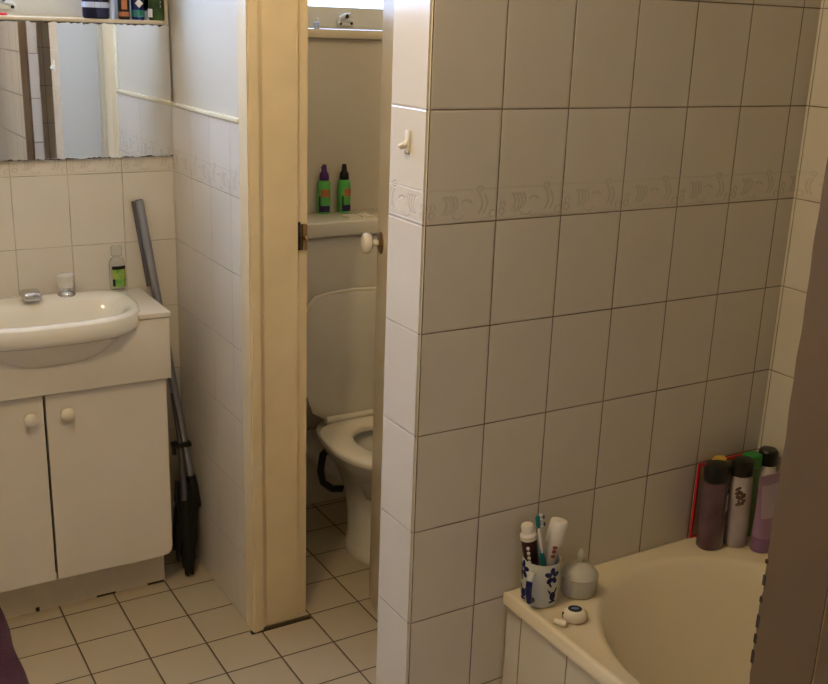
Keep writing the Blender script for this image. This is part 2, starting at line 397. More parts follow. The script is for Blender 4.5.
# ------------------------------------------------------------------ toilet door, ajar into the toilet room
LK, HG = V((1.303, 2.375, 0)), V((1.303-.70*math.sin(math.radians(17.5)), 2.375-.70*math.cos(math.radians(17.5)), 0))
dv = (LK-HG); Lr = dv.length; dv.normalize(); nv = V((dv.y, -dv.x, 0))      # nv points away from the bathroom side
door = thing('door_1', HG, kind='structure')
def leafbox(b, s0, s1, t0, t1, z0, z1, bev=0):
    M = Matrix(((dv.x, nv.x, 0, HG.x), (dv.y, nv.y, 0, HG.y), (0, 0, 1, 0), (0, 0, 0, 1)))
    return b.box(s0, s1, t0, t1, z0, z1, bev=bev, M=M)
b = B(); leafbox(b, .004, Lr, 0, .034, .006, 2.01, .0025)
b.build('door_leaf', mat('white_door_paint', (.80, .67, .44), .35, bump=.1, bscale=30), parent=door)
for s0 in (.15, .37):
    b = B(); leafbox(b, s0, s0+.009, -.0015, .002, .006, 2.01); b.build('board_groove', mat('groove_paint', (.22, .17, .13), .6), parent=door)
def L(s, t, z): return HG + dv*s + nv*t + V((0, 0, z))
kz = 1.080; ks = Lr-.055
b = B(); b.lathe([(.0285, 0), (.0285, .003), (.024, .006), (.012, .009)], L(ks, .0, kz), -nv, 32, sx=1, sy=1)
b.build('knob_plate', BRASS, parent=door)
kd = V((-.93, -.36, 0)).normalized()
b = B(); b.lathe([(.009, .004), (.0085, .012), (.010, .016), (.008, .02), (.007, .026)], L(ks, 0, kz), -nv, 20)
kn = b.build('knob_neck', CERAM, parent=door)
b = B(); b.lathe([(.006, .022), (.014, .024), (.024, .029), (.0275, .036), (.0275, .043), (.024, .049), (.014, .053), (.004, .0545)], L(ks, 0, kz), -nv, 32)
b.build('knob', CERAM, parent=door, label='white porcelain knob')

# ------------------------------------------------------------------ robe hook on the pier
h = thing('robe_hook', (W, 1.605, 1.407), 'small cream plastic hook stuck on the narrow tiled pier beside the doorway', 'hook')
b = B(); b.box(W-.004, W, 1.592, 1.608, 1.407, 1.449, bev=.0035, seg=3); b.build('hook_plate', OFFW, parent=h)
b = B(); b.tube([(W-.003, 1.600, 1.428), (W-.008, 1.600, 1.421), (W-.013, 1.600, 1.420), (W-.016, 1.600, 1.424)], [.005, .005, .006, .005], 12)
b.build('hook_arm', OFFW, parent=h)

# ------------------------------------------------------------------ mirror
mth = .006; M = Matrix.Translation((W-.0005, YV-.0005, 0)) @ Matrix.Rotation(.012, 4, 'Z')
b = B(); b.box(-1.25, 0, -mth, 0, 1.242, 1.602, M=M)
tag(b.build('wall_mirror', MIRROR), 'wide frameless wall mirror with darkened edges above the basin', 'mirror')

# ------------------------------------------------------------------ bottles on the vanity window sill
sz = WZ0-.0058
def label_patch(b, cx, cy, z0, z1, r, a0, a1, sy=1, n=8, sx=1):
    rings = []
    for z in (z0, z1):
        out = [V((cx+(r+.0006)*sx*math.cos(a0+(a1-a0)*i/n), cy+(r+.0006)*sy*math.sin(a0+(a1-a0)*i/n), z)) for i in range(n+1)]
        inn = [V((cx+(r-.0006)*sx*math.cos(a0+(a1-a0)*i/n), cy+(r-.0006)*sy*math.sin(a0+(a1-a0)*i/n), z)) for i in range(n, -1, -1)]
        rings.append(out+inn)
    return b.loft(rings)
FA = -PI/2                     # facing the room
Y0 = YV-.006
def sill_bottle(name, x, r, h, bm_, capm, caph, capr, label, sy=.75, cat='bottle'):
    t = thing(name, (x, Y0, sz), label, cat)
    B().lathe([(r*.9, 0), (r, .004), (r, h*.82), (r*.86, h*.9), (capr*1.02, h)], (x, Y0, sz), sy=sy).build('bottle_body', bm_, parent=t)
    B().lathe([(capr, h), (capr, h+caph), (capr*.8, h+caph+.003)], (x, Y0, sz)).build('cap', capm, parent=t)
    return t
GG = None
t = sill_bottle('lotion_bottle', .737, .036, .17, NAVY, WPL, .03, .015, 'dark navy bottle with a pale blue band, leftmost on the sill above the mirror', sy=.6)
b = B(); label_patch(b, .737, Y0, sz+.028, sz+.042, .036, PI*1.02, PI*1.98, sy=.6); b.build('label_band', LBLUE, parent=t)
b = B(); label_patch(b, .741, Y0, sz+.05, sz+.08, .036, PI*1.4, PI*1.7, sy=.6); b.build('upper_label', WPL, parent=t)
t = sill_bottle('slim_bottle', .781, .0075, .15, LBLUE, WPL, .02, .006, 'narrow pale blue bottle squeezed between dark bottles on the mirror sill', sy=1)
t = sill_bottle('deodorant_can', .812, .0155, .13, BLACK, BLACK, .035, .014, 'black bottle with an orange and green print, on the sill above the mirror', sy=1)
b = B(); label_patch(b, .812, Y0, sz+.008, sz+.020, .0155, PI*1.1, PI*1.75); label_patch(b, .812, Y0, sz+.026, sz+.055, .0155, PI*1.3, PI*1.6); b.build('label', ORANGE, parent=t)
t = sill_bottle('mouthwash_bottle', .850, .0175, .16, mat('royal_blue_plastic', (.012, .02, .13), .2), WPL, .03, .013, 'royal blue bottle with a white diamond and green band, above the mirror', sy=.8)
b = B(); label_patch(b, .850, Y0, sz+.008, sz+.026, .0175, PI*1.1, PI*1.9, sy=.8); b.build('label', mat('teal_green_label', (.02, .16, .13), .4), parent=t)
b = B(); Mx = Matrix.Translation((.850, Y0-.0148, sz+.043)) @ Matrix.Rotation(PI/4, 4, 'Y')
b.box(-.008, .008, -.0006, .0006, -.008, .008, M=Mx); b.build('diamond_mark', WPL, parent=t)
t = sill_bottle('shampoo_bottle', .902, .0215, .15, mat('dark_green_black_plastic', (.02, .035, .015), .25, col2=(.05, .11, .02), nscale=18), BLACK, .03, .014, 'dark green and black bottle with white lettering at the right end of the mirror sill', sy=.75)
b = B(); label_patch(b, .900, Y0, sz+.008, sz+.030, .0215, PI*1.02, PI*1.28, sy=.75); b.build('label', WPL, parent=t)
b = B()
for dz in (.034, .045, .056):
    label_patch(b, .900, Y0, sz+dz, sz+dz+.007, .0215, PI*1.62, PI*1.76, sy=.75)
b.build('lettering', WPL, parent=t, label='white lettering')
tag(B().lathe([(.006, 0), (.007, .003), (.006, .006), (.001, .0075)], (.495, YV-.010, sz+.0003), n=14, sx=2.4).build('lid', RED), 'tiny red cap lying on the sill above the mirror', 'cap')

# small bottle on the toilet window sill
t = thing('dropper_bottle', (1.425, YT-.006, TZ0-.0028), 'tiny pale blue bottle on the toilet room window sill', 'bottle')
B().lathe([(.0085, 0), (.0095, .002), (.0095, .018), (.005, .022)], (1.425, YT-.006, TZ0-.0028), n=18).build('bottle_body', LBLUE, parent=t)
B().lathe([(.0045, .022), (.0045, .03), (.002, .033)], (1.425, YT-.006, TZ0-.0028), n=14).build('cap', WPL, parent=t)

# ------------------------------------------------------------------ vanity cabinet
VX0, VX1, VF = .135, .815, 2.655
CT = .862
cab = thing('vanity_cabinet', ((VX0+VX1)/2, (VF+YV)/2, 0), 'white two-door vanity cabinet under the basin, in the corner', 'cabinet')
b = B()
for a in ((VX0, VX0+.016, 2.70, YV-.004, .135, CT-.016), (.779, .795, 2.70, YV-.004, .135, CT-.016), (VX0+.016, .779, 2.70, YV-.004, .135, .151), (VX0+.016, .779, YV-.012, YV-.004, .151, CT-.016), (VX0+.016, .779, 2.70, 2.716, .64, .70)): b.box(*a)
b.build('carcass', WHITE, parent=cab)
b = B()
# worktop cut to a frame round the basin, right slab and left slab
b.box(.735, VX1+.007, VF-.004, YV-.002, CT-.014, CT, bev=.0015); b.box(VX0, .285, VF-.004, YV-.002, CT-.014, CT, bev=.0015); b.box(.285, .735, 2.91, YV-.002, CT-.014, CT, bev=.001)
b.build('worktop', WHITE, parent=cab)
b = B(); b.box(VX0, VX1+.004, VF, VF+.016, .672, CT-.016, bev=.001); b.box(VX1-.012, VX1+.004, VF+.016, YV-.01, .672, CT-.016); b.build('fascia', WHITE, parent=cab)
b = B(); b.box(VX0+.02, .803, 2.742, YV-.01, 0, .138); b.build('plinth', mat('plinth_board', (.64, .56, .42), .5, noise=.12, nscale=12), parent=cab)
for g0, g1, gh in ((.60, .655, .004), (.75, .80, .005), (.43, .44, .012)): box(g0, g1, 2.7385, 2.7425, .0, gh).build('dark_gap', CHIP, parent=cab)
b = B(); b.box(.48, .484, 2.684, 2.699, .14, .665); b.build('door_gap_shade', mat('recess_shade', (.02, .014, .01), .8), parent=cab)  # dark strip for the shade between the two doors
b = B(); b.box(VX0+.004, .806, 2.690, 2.7005, .660, .680); b.build('door_gap_shade', mat('gap_shade', (.02, .014, .01), .8), parent=cab)  # shade of the gap under the fascia, put in as a dark strip
def cdoor(x0, x1, kx, corner):
    b = B(); prof = [(x0, .124), (x1-(.03 if corner else .0), .124)] + ([(x1-.012, .128), (x1-.004, .136), (x1, .150)] if corner else []) + [(x1, .665), (x0, .665)]
    b.loft([[V((x, y, z)) for x, z in prof] for y in (2.672, 2.688)])
    dr = b.build('door', WHITE, parent=cab)
    b = B(); b.lathe([(.008, 0), (.0075, .009), (.0145, .013), (.0185, .019), (.0185, .025), (.013, .031), (.003, .0335)], (kx, 2.672, .612), (0, -1, 0), 26)
    b.build('knob', PLAST, parent=dr)
cdoor(VX0+.004, .4785, .443, False); cdoor(.4855, .809, .535, True)

# ------------------------------------------------------------------ basin
bx, zt = .513, .873
def D(z, a, yf, yb, p=3.0, n=96):    # plan outline: rounded front, squarer back
    cy = 2.80
    return ell(bx, cy, z, a, cy-yf, n, p, bk=yb-cy, pb=3.4)
basin = thing('basin', (bx, 2.78, .86), 'white ceramic wash basin set into the vanity top', 'basin')
b = B()
b.loft([D(.860, .235, 2.61, 2.925), D(.868, .248, 2.588, 2.929), D(zt-.001, .246, 2.592, 2.928), D(zt+.002, .240, 2.600, 2.925), D(zt+.001, .232, 2.610, 2.905),
        D(zt-.003, .222, 2.622, 2.862), D(zt-.012, .212, 2.634, 2.850), D(zt-.04, .195, 2.65, 2.838), D(zt-.08, .165, 2.68, 2.825), D(zt-.115, .11, 2.72, 2.80), D(zt-.128, .03, 2.765, 2.785)], cap0=False)
b.build('basin_bowl', CERAM, parent=basin, smooth=60)
b = B()
b.loft([D(.868, .248, 2.588, 2.929), D(.855, .2505, 2.584, 2.929), D(.835, .250, 2.585, 2.925), D(.822, .246, 2.592, 2.92), D(.817, .238, 2.600, 2.915), D(.817, .222, 2.612, 2.90),
        D(.800, .205, 2.618, 2.88), D(.775, .178, 2.630, 2.86), D(.755, .145, 2.645, 2.84), D(.742, .10, 2.665, 2.82), D(.738, .04, 2.74, 2.80)], cap0=False)
b.build('basin_apron', CERAM, parent=basin, smooth=60)
B().lathe([(.022, 0), (.022, .003), (.016, .004), (.014, .001)], (bx, 2.775, zt-.128)).build('plug_hole', CHROME, parent=basin)
# short chrome spout
t = thing('basin_spout', (.503, 2.885, zt), 'short chrome spout on the back of the basin', 'spout')
b = B(); b.lathe([(.019, -.002), (.019, .006), (.015, .010), (.014, .022)], (.503, 2.885, zt)); b.build('spout_base', CHROME, parent=t)
b = B(); b.box(-.026, .026, -.030, .022, .004, .030, bev=.011, seg=4, M=Matrix.Translation((.503, 2.868, zt)) @ Matrix.Rotation(.08, 4, 'X'))
b.build('spout_arm', CHROME, parent=t)
def tap(x, lab):
    t = thing('tap', (x, 2.895, zt), lab, 'tap')
    B().lathe([(.024, -.002), (.024, .004), (.020, .010), (.012, .015), (.010, .02)], (x, 2.895, zt)).build('tap_base', CHROME, parent=t)
    b = B(); rings = []
    for r, h in ((.010, .018), (.019, .022), (.021, .030), (.021, .044), (.024, .050), (.024, .056), (.014, .061), (.002, .062)):
        rings.append([V((x+r*(1+.07*math.cos(6*a))*math.cos(a), 2.895+r*(1+.07*math.cos(6*a))*math.sin(a), zt+h)) for a in [2*PI*i/36 for i in range(36)]])
    b.loft(rings); b.build('tap_handle', GLASSY, parent=t)
tap(.604, 'clear acrylic topped chrome tap standing right of the basin spout')
# clear soap bottle with a green label
sx_, sy_ = .752, 2.912
t = thing('soap_bottle', (sx_, sy_, CT), 'clear plastic bottle with a green and yellow label at the back corner of the basin', 'bottle')
b = B(); b.lathe([(.021, 0), (.023, .004), (.023, .075), (.018, .088), (.010, .094), (.010, .098)], (sx_, sy_, zt-.002), sy=.65); b.build('bottle_body', CLEARP, parent=t)
b = B(); b.lathe([(.0115, .097), (.0155, .100), (.0155, .122), (.013, .126)], (sx_, sy_, zt-.002), sy=.8)
b.build('cap', CLEARP, parent=t)
b = B(); label_patch(b, sx_, sy_, zt+.008, zt+.068, .023, PI*1.25, PI*1.85, sy=.65); b.build('label', TLABEL, parent=t)
b = B(); label_patch(b, sx_, sy_, zt+.058, zt+.068, .0233, PI*1.25, PI*1.85, sy=.65); b.build('label_heading', BLACK, parent=t)
b = B(); label_patch(b, sx_, sy_, zt+.01, zt+.030, .0233, PI*1.25, PI*1.36, sy=.65); b.build('label_print', BLACK, parent=t)

# ------------------------------------------------------------------ cleaning pole in the corner
t = thing('cleaning_pole', (.87, 2.78, 0), 'grey metal pole with black head and clip, leaning in the corner beside the vanity', 'cleaning pole')
top, bot = V((.826, 2.922, 1.122)), V((.915, 2.800, .27))
def P(f_): return top.lerp(bot, f_)
B().tube([P(0), P(.2), P(1)], [.0125, .0125, .0125], 20).build('pole', STEEL, parent=t)
B().tube([P(0)+V((-.011, .005, -.003)), P(.29)+V((-.015, .008, 0))], [.010, .007], 14).build('rear_pole', DSTEEL, parent=t)
B().tube([P(-.002), P(.002)], [.0100, .0100], 16).build('pole_end', BLACK, parent=t)
b = B(); c = P(.845); b.box(c.x-.040, c.x+.016, c.y-.024, c.y+.012, c.z-.007, c.z+.007, bev=.003); b.box(c.x-.042, c.x-.031, c.y-.024, c.y-.010, c.z-.026, c.z+.004, bev=.003)
b.build('clip', BLACK, parent=t)
b = B(); b.tube([P(.965), P(1.0), P(1.08)], [.0155, .0185, .0175], 18); b.build('sleeve', BLACK, parent=t)
B().tube([P(.66)+V((-.010, -.004, 0)), P(.85)+V((-.016, -.012, 0)), P(.98)+V((-.030, -.018, 0)), P(1.04)+V((-.036, -.02, 0))], [.005, .007, .011, .012], 14).build('lower_tube', DSTEEL, parent=t)
b = B(); b.tube([P(1.0)+V((-.012, -.01, 0)), P(.97)+V((-.05, -.02, 0)), P(1.03)+V((-.062, -.022, 0)), P(1.12)+V((-.055, -.02, 0))], [.006, .006, .006, .006], 10); b.build('cord', BLACK, parent=t)
# dark head hanging in folds
random.seed(11)
b = B()
for k in range(15):
    th = 2*PI*k/15; rr_ = random.uniform(.006, .020); x0, y0 = .897+.012*math.cos(th), 2.80+.010*math.sin(th)
    xm, ym = .888+(.018+.010*random.random())*math.cos(th), 2.780+.026*math.sin(th)
    ze = random.choice((.012, .03, .05, .02, .075)) if math.sin(th) > -.3 else random.choice((.012, .02))
    xe, ye = .874+.022*math.cos(th)*(ze/.06+.35), 2.738+.028*math.sin(th)+ze*.3
    w_ = random.uniform(.008, .0125)
    b.tube([(x0, y0, .27), (xm, ym, .20), ((xm+xe)/2+random.uniform(-.004, .004), (ym+ye)/2, .11), (xe, ye, ze)], [w_, w_*1.2, w_*1.05, .0035], 9)
b.build('head', BLACKC, parent=t, smooth=60)
b = B(); b.box(-.024, .024, -.018, .018, -.028, .028, bev=.01, M=Matrix.Translation((.893, 2.80, .255)) @ Matrix.Rotation(.3, 4, 'Y')); b.build('hinge_block', BLACK, parent=t)

# ------------------------------------------------------------------ toilet
tx = 1.466
toi = thing('toilet', (tx, 2.7, 0), 'white close-coupled toilet behind the half-open door, lid raised', 'toilet')
zs = .375
b = B()
R_ = lambda z, a, cy, f_, k, p=2.2: ell(tx, cy, z, a, f_, 56, p, bk=k, pb=2.6)
b.loft([R_(0, .093, 2.62, .125, .11, 2), R_(.012, .097, 2.62, .13, .115, 2), R_(.03, .092, 2.625, .12, .11, 2), R_(.06, .078, 2.64, .10, .10, 2), R_(.12, .066, 2.66, .085, .11), R_(.19, .068, 2.67, .095, .14), R_(.25, .090, 2.65, .13, .18),
        R_(.30, .122, 2.64, .175, .24), R_(.345, .152, 2.625, .212, .25), R_(zs, .163, 2.62, .226, .26), R_(zs+.001, .13, 2.61, .18, .14), R_(zs-.03, .120, 2.61, .165, .125), R_(.28, .10, 2.61, .14, .10), R_(.20, .06, 2.63, .08, .07), R_(.18, .02, 2.64, .03, .03)])
b.build('pan', CERAM2, parent=toi, smooth=60)
B().lathe([(.075, 0), (.001, .001)], (tx, 2.62, .235), n=30).build('water', mat('bowl_water', (.10, .10, .09), .03), parent=toi)
b = B(); sa = lambda z, o, i_: None
O = lambda z, g: ell(tx, 2.60, z, .181-g, .226-g, 64, 2.15, bk=.19-g, pb=3.2)
I = lambda z, g: ell(tx+.0, 2.585, z, .092+g, .135+g, 64, 2.1, bk=.13+g, pb=2.1)
b.loft([I(zs+.004, 0), I(zs+.018, .0), I(zs+.024, .006), O(zs+.026, .012), O(zs+.022, .003), O(zs+.014, 0), O(zs+.004, .003), I(zs+.004, 0)], False, False)
b.build('seat', PLAST, parent=toi, smooth=60)
# raised lid
b = B(); rings = []
for y, g in ((2.803, .006), (2.806, 0), (2.816, 0), (2.819, .006)):
    ring = []
    for (x, z) in ((-.105, .405), (-.145, .43), (-.178, .52), (-.183, .64), (-.180, .74), (-.155, .775), (-.128, .804), (-.09, .811), (0, .816), (.09, .811), (.128, .804), (.155, .775), (.180, .74), (.183, .64), (.178, .52), (.145, .43), (.105, .405)):
        k = 1-g/.18; ring.append(V((tx+x*k, y+(z-.4)*.03, .62+(z-.62)*(1-g/.21))))
    rings.append(ring)
b.loft(rings); b.build('lid', CERAM2, parent=toi)
b = B(); b.tube([(tx+q_[0], 2.8105+(q_[1]-.4)*.03, q_[1]) for q_ in ((-.178, .52), (-.184, .64), (-.182, .742), (-.157, .777), (-.129, .8065), (-.09, .814), (0, .819), (.09, .814), (.129, .8065), (.157, .777), (.182, .742), (.184, .64), (.178, .52))], .0062, 10); b.build('lid_rim', PLAST, parent=toi)
b = B(); b.tube([(tx-.105, 2.793, .405), (tx+.105, 2.793, .405)], .011, 14); b.tube([(tx-.085, 2.793, .405), (tx-.085, 2.80, .37)], .012, 12); b.tube([(tx+.085, 2.793, .405), (tx+.085, 2.80, .37)], .012, 12)
b.build('hinge', PLAST, parent=toi)
b = B(); b.box(tx-.235, tx+.190, 2.852, YT-.002, .60, .992, bev=.018, seg=4); b.build('cistern', CERAM2, parent=toi)
b = B(); b.box(tx-.245, tx+.20, 2.835, YT-.001, .990, 1.037, bev=.006, seg=3); b.build('cistern_lid', CERAM2, parent=toi)
cbx = tx+.05
b = B(); b.box(cbx-.045, cbx+.045, 2.868, 2.925, 1.036, 1.0425, bev=.003); fb = b.build('flush_button', PLAST, parent=toi)
b = B(); b.box(cbx-.001, cbx+.001, 2.866, 2.926, 1.040, 1.0432); b.build('button_gap', mat('grey_gap', (.12, .11, .09), .6), parent=fb)
b = B(); b.tube([(tx, 2.94, .61), (tx, 2.94, .42), (tx, 2.92, .36), (tx, 2.86, .33)], .024, 16); b.build('flush_pipe', WPL, parent=toi)
b = B(); b.tube([(tx-.05, 3.0, .24), (tx-.06, 2.93, .25), (tx-.02, 2.86, .22), (tx-.0, 2.80, .20)], [.05, .05, .055, .05], 18); b.build('waste_pipe', WPL, parent=toi)
b = B(); b.tube([(tx-.085, 2.80, .31), (tx-.112, 2.80, .285), (tx-.125, 2.79, .235), (tx-.118, 2.785, .195), (tx-.09, 2.775, .17), (tx-.055, 2.77, .165)], .012, 14); b.build('water_hose', BLACK, parent=toi)
b = B(); b.lathe([(.005, -.006), (.005, .004), (.002, .006)], (tx-.060, 2.553, .045), (-.5, -.8, .2), 12); b.build('floor_screw', CHIP, parent=toi)

# two green spray bottles on the cistern
def spray(x, y, capm, lab, rot):
    z = 1.0372
    t = thing('spray_bottle', (x, y, z), lab, 'bottle', 'green spray bottles on the cistern')
    B().lathe([(.0195, 0), (.021, .003), (.021, .09), (.019, .100), (.012, .108), (.011, .112)], (x, y, z)).build('bottle_body', GREEN, parent=t)
    b = B(); b.lathe([(.0155, .106), (.016, .112), (.0145, .126), (.009, .134), (.0075, .150), (.006, .155)], (x, y, z), n=22); b.tube([(x, y, z+.145), (x-.010*math.cos(rot), y-.010*math.sin(rot), z+.146)], .0035, 8)
    b.build('spray_cap', capm, parent=t)
    f0 = -PI/2-.55+rot
    b = B(); label_patch(b, x, y, z+.006, z+.026, .0212, f0-.7, f0+1.1); b.build('label_base', mat('dark_blue_print', (.02, .015, .10), .5), parent=t)
    b = B(); label_patch(b, x, y, z+.054, z+.078, .0212, f0-.4, f0+1.0); b.build('label_print', ORANGE, parent=t)
    b = B(); label_patch(b, x, y, z+.020, z+.056, .0213, f0-.7, f0-.45); b.build('side_print', BLACK, parent=t)
spray(1.442, 2.990, PURPLE, 'green spray bottle with a purple cap, left of the pair on the cistern', 0)
spray(1.512, 2.987, BLACK, 'green spray bottle with a black cap, right of the pair on the cistern', .5)

# ------------------------------------------------------------------ bath
bath = thing('bathtub', (1.53, .75, 0), 'cream bathtub set against the tiled wall, behind its tiled side panel', 'bathtub')
BX0, BX1, BY0, BY1, BZ = 1.163, 1.889, -.117, 1.536, .504
n = 128
def rr(z, g):       # rounded rectangle ring matched to the opening's angles
    return ring_rect(z, BX0+g, BX1-g, BY0+g, BY1-g)
def ang_ring(z, f_):
    return [f_(2*PI*i/n, z) for i in range(n)]
def rect_pt(th, z, x0, x1, y0, y1):
    cx_, cy_ = 1.515, .71; c, s_ = math.cos(th), math.sin(th)
    # warp: use a direction from the centre scaled to the box
    tx_ = ((x1-cx_) if c > 0 else (x0-cx_))/c if abs(c) > 1e-9 else 1e9
    ty_ = ((y1-cy_) if s_ > 0 else (y0-cy_))/s_ if abs(s_) > 1e-9 else 1e9
    k = min(tx_, ty_); return V((cx_+c*k, cy_+s_*k, z))
def tub_pt(th, z, a, b_, yc1, yc0):   # stadium: half ellipses at both ends, straight sides
    cx_, cy_ = 1.515, .71; c, s_ = math.cos(th), math.sin(th)
    lo, hi = 0, 3
    for _ in range(40):
        k = (lo+hi)/2; x, y = k*c, cy_+k*s_
        if y > yc1: f_ = (x/a)**2+((y-yc1)/b_)**2
        elif y < yc0: f_ = (x/a)**2+((y-yc0)/b_)**2
        else: f_ = (x/a)**2
        if f_ < 1: lo = k
        else: hi = k
    return V((cx_+lo*c, cy_+lo*s_, z))
# sample angles denser towards the head end
angs = []
for i in range(n): angs.append(2*PI*i/n)
# exact corner angles so that the rim stays square
corner = [math.atan2(y-.71, x-1.515) % (2*PI) for x in (BX0, BX1) for y in (BY0, BY1)]
for cc in corner:
    k = min(range(n), key=lambda i: abs(angs[i]-cc)); angs[k] = cc
angs.sort()
Rg = lambda f_: [f_(t_) for t_ in angs]
rect = lambda z, g: Rg(lambda t_: rect_pt(t_, z, BX0+g, BX1-g, BY0+g, BY1-g))
tub = lambda z, a, b_, y1, y0: Rg(lambda t_: tub_pt(t_, z, a, b_, y1, y0))
b = B()
b.loft([rect(BZ-.030, .0), rect(BZ-.004, 0), rect(BZ, .004), rect(BZ, .012), rect(BZ-.0035, .018), tub(BZ-.0045, .318, .350, 1.15, .27), tub(BZ-.0065, .310, .342, 1.15, .27), tub(BZ-.016, .300, .331, 1.15, .27),
        tub(BZ-.06, .290, .310, 1.14, .27), tub(BZ-.16, .275, .265, 1.10, .27), tub(BZ-.28, .255, .235, 1.02, .27), tub(BZ-.33, .225, .20, .98, .28), tub(BZ-.345, .17, .15, .95, .30), tub(BZ-.35, .05, .05, .85, .40)], cap0=False)
b.build('tub', ACRYL, parent=bath, smooth=50)
b = B(); b.box(BX0+.012, BX0+.03, BY0+.002, BY1-.001, 0, BZ-.028); b.build('side_panel', T_apron, parent=bath)
B().lathe([(.030, 0), (.030, .002), (.02, .003), (.018, .001)], (1.53, .62, BZ-.35)).build('waste', CHROME, parent=bath)

zb = BZ-.0035
# blue and white mug with dental things
mx_, my_ = 1.212, 1.479
mug = thing('toothbrush_mug', (mx_, my_, zb), 'blue and white painted china mug holding toothbrushes on the bath corner', 'mug')
mh = .098; mr = .0405
b = B(); b.lathe([(.034, 0), (.037, .003), (mr-.001, .02), (mr, mh-.004), (mr-.0015, mh), (mr-.004, mh-.002), (mr-.005, .012), (.001, .008)], (mx_, my_, zb), n=40)
b.build('mug_body', PALEG, parent=mug)
def petal(b, a0, z0, ra, rz, rot, rad, cx, cy, off=.0004, sy=1, n=14):
    top = []
    for i in range(n):
        t_ = 2*PI*i/n; u, v = ra*math.cos(t_), rz*math.sin(t_)
        u, v = u*math.cos(rot)-v*math.sin(rot), u*math.sin(rot)+v*math.cos(rot)
        an = a0+u/rad; top.append((an, z0+v))
    rg = [[V((cx+(rad+o_)*math.cos(an), cy+(rad+o_)*sy*math.sin(an), z)) for an, z in top] for o_ in (-.0006, off)]
    b.loft(rg)
va = math.atan2(-my_, -mx_)              # direction from the mug to the viewer
for (da, z0, kind_) in ((-1.05, .078, 'f'), (-.95, .026, 't'), (.62, .074, 'f'), (.72, .028, 't'), (2.1, .06, 'f'), (3.1, .04, 't')):
    b = B(); a_ = va+da; zz = zb+z0
    if kind_ == 'f':
        for k in range(5): q = 2*PI*k/5+.3; petal(b, a_+.0095*math.cos(q)/mr, zz+.0115*math.sin(q), .0080, .0054, q, mr, mx_, my_)
        petal(b, a_-.004/mr, zz-.019, .0022, .007, .5, mr, mx_, my_)
    else:
        petal(b, a_, zz, .0072, .0098, 0, mr, mx_, my_); petal(b, a_-.008/mr, zz+.010, .0018, .007, .6, mr, mx_, my_); petal(b, a_+.007/mr, zz+.011, .0018, .007, -.5, mr, mx_, my_); petal(b, a_, zz-.012, .009, .002, .1, mr, mx_, my_)
    b.build('painted_flower', INK, parent=mug, label='cobalt blue flower')
ha = math.atan2(-my_, -mx_)-.36          # handle looks towards the viewer
hd = V((math.cos(ha), math.sin(ha), 0)); c0 = V((mx_, my_, zb))
pts = [c0+hd*(mr-.004)+V((0, 0, .078)), c0+hd*(mr+.010)+V((0, 0, .082)), c0+hd*(mr+.020)+V((0, 0, .070)), c0+hd*(mr+.021)+V((0, 0, .045)), c0+hd*(mr+.012)+V((0, 0, .022)), c0+hd*(mr-.003)+V((0, 0, .018))]
B().tube(pts[:3], [.006, .0065, .0065], 12).build('handle_top', mat('pale_glaze', (.52, .54, .52), .15), parent=mug)
B().tube(pts[2:], [.0068, .0068, .0065, .006], 12).build('handle', INK, parent=mug, label='cobalt blue handle')
def stick(p0, p1, prof, m_, name, parent, flat=1):
    b = B(); ax = (V(p1)-V(p0)); Ln = ax.length
    b.lathe([(r, h*Ln) for r, h in prof], p0, ax, 20, sx=1, sy=flat); return b.build(name, m_, parent=parent)
# dark wine toothpaste tube standing cap up
p0, p1 = V((mx_-.006, my_+.012, zb+.03)), V((mx_-.030, my_+.018, zb+.167))
t = thing('toothpaste_tube', p0, 'dark wine red toothpaste tube with white cap, leaning left in the mug', 'toothpaste')
stick(p0, p1, [(.010, 0), (.016, .3), (.0175, .72), (.0165, .80)], WINE, 'tube_body', t, .8)
stick(p0, p1, [(.0170, .79), (.0172, .86), (.0135, .89), (.0125, .90), (.0125, 1.0), (.011, 1.02)], WPL, 'cap', t)
b = B()
for k in (.45, .52, .60, .68):
    q = p0.lerp(p1, k); b.box(q.x-.0155, q.x-.0105, q.y-.0155, q.y-.010, q.z-.003, q.z+.003, bev=.001)
b.build('tube_print', WPL, parent=t)
# toothbrush
p0, p1 = V((mx_+.014, my_-.006, zb+.02)), V((mx_-.026, my_-.004, zb+.206))
t = thing('toothbrush', p0, 'teal and white toothbrush standing in the mug, bristles up', 'toothbrush')
q = lambda k: p0.lerp(p1, k)
B().tube([q(0), q(.3), q(.5), q(.66), q(.78)], [.0055, .006, .0048, .0034, .003], 12).build('handle', TEAL, parent=t)
B().tube([q(.50)+V((-.001, -.003, 0)), q(.66)+V((-.001, -.002, 0)), q(.80)], [.003, .0036, .0028], 10).build('neck', WPL, parent=t, label='white neck')
B().lathe([(.003, 0), (.0055, .006), (.006, .014), (.0055, .026), (.002, .030)], q(.80), p1-p0, 14, sx=1, sy=.6).build('brush_head', TEAL, parent=t)
b = B()
for k in range(4):
    c = q(.83+.043*k)+V((.006, -.003, 0)); b.box(c.x-.002, c.x+.005, c.y-.003, c.y+.003, c.z-.0024, c.z+.0024, bev=.0006, seg=1)
b.build('bristles', [mat('bristle_white', (.60, .62, .62), .7)], parent=t)
b = B()
for k in (0, 2):
    c = q(.85+.043*k)+V((.011, -.004, 0)); b.box(c.x-.001, c.x+.002, c.y-.003, c.y+.003, c.z-.004, c.z+.004, bev=.0006, seg=1)
b.build('bristle_tips', mat('navy_bristles', (.02, .03, .07), .7), parent=t)
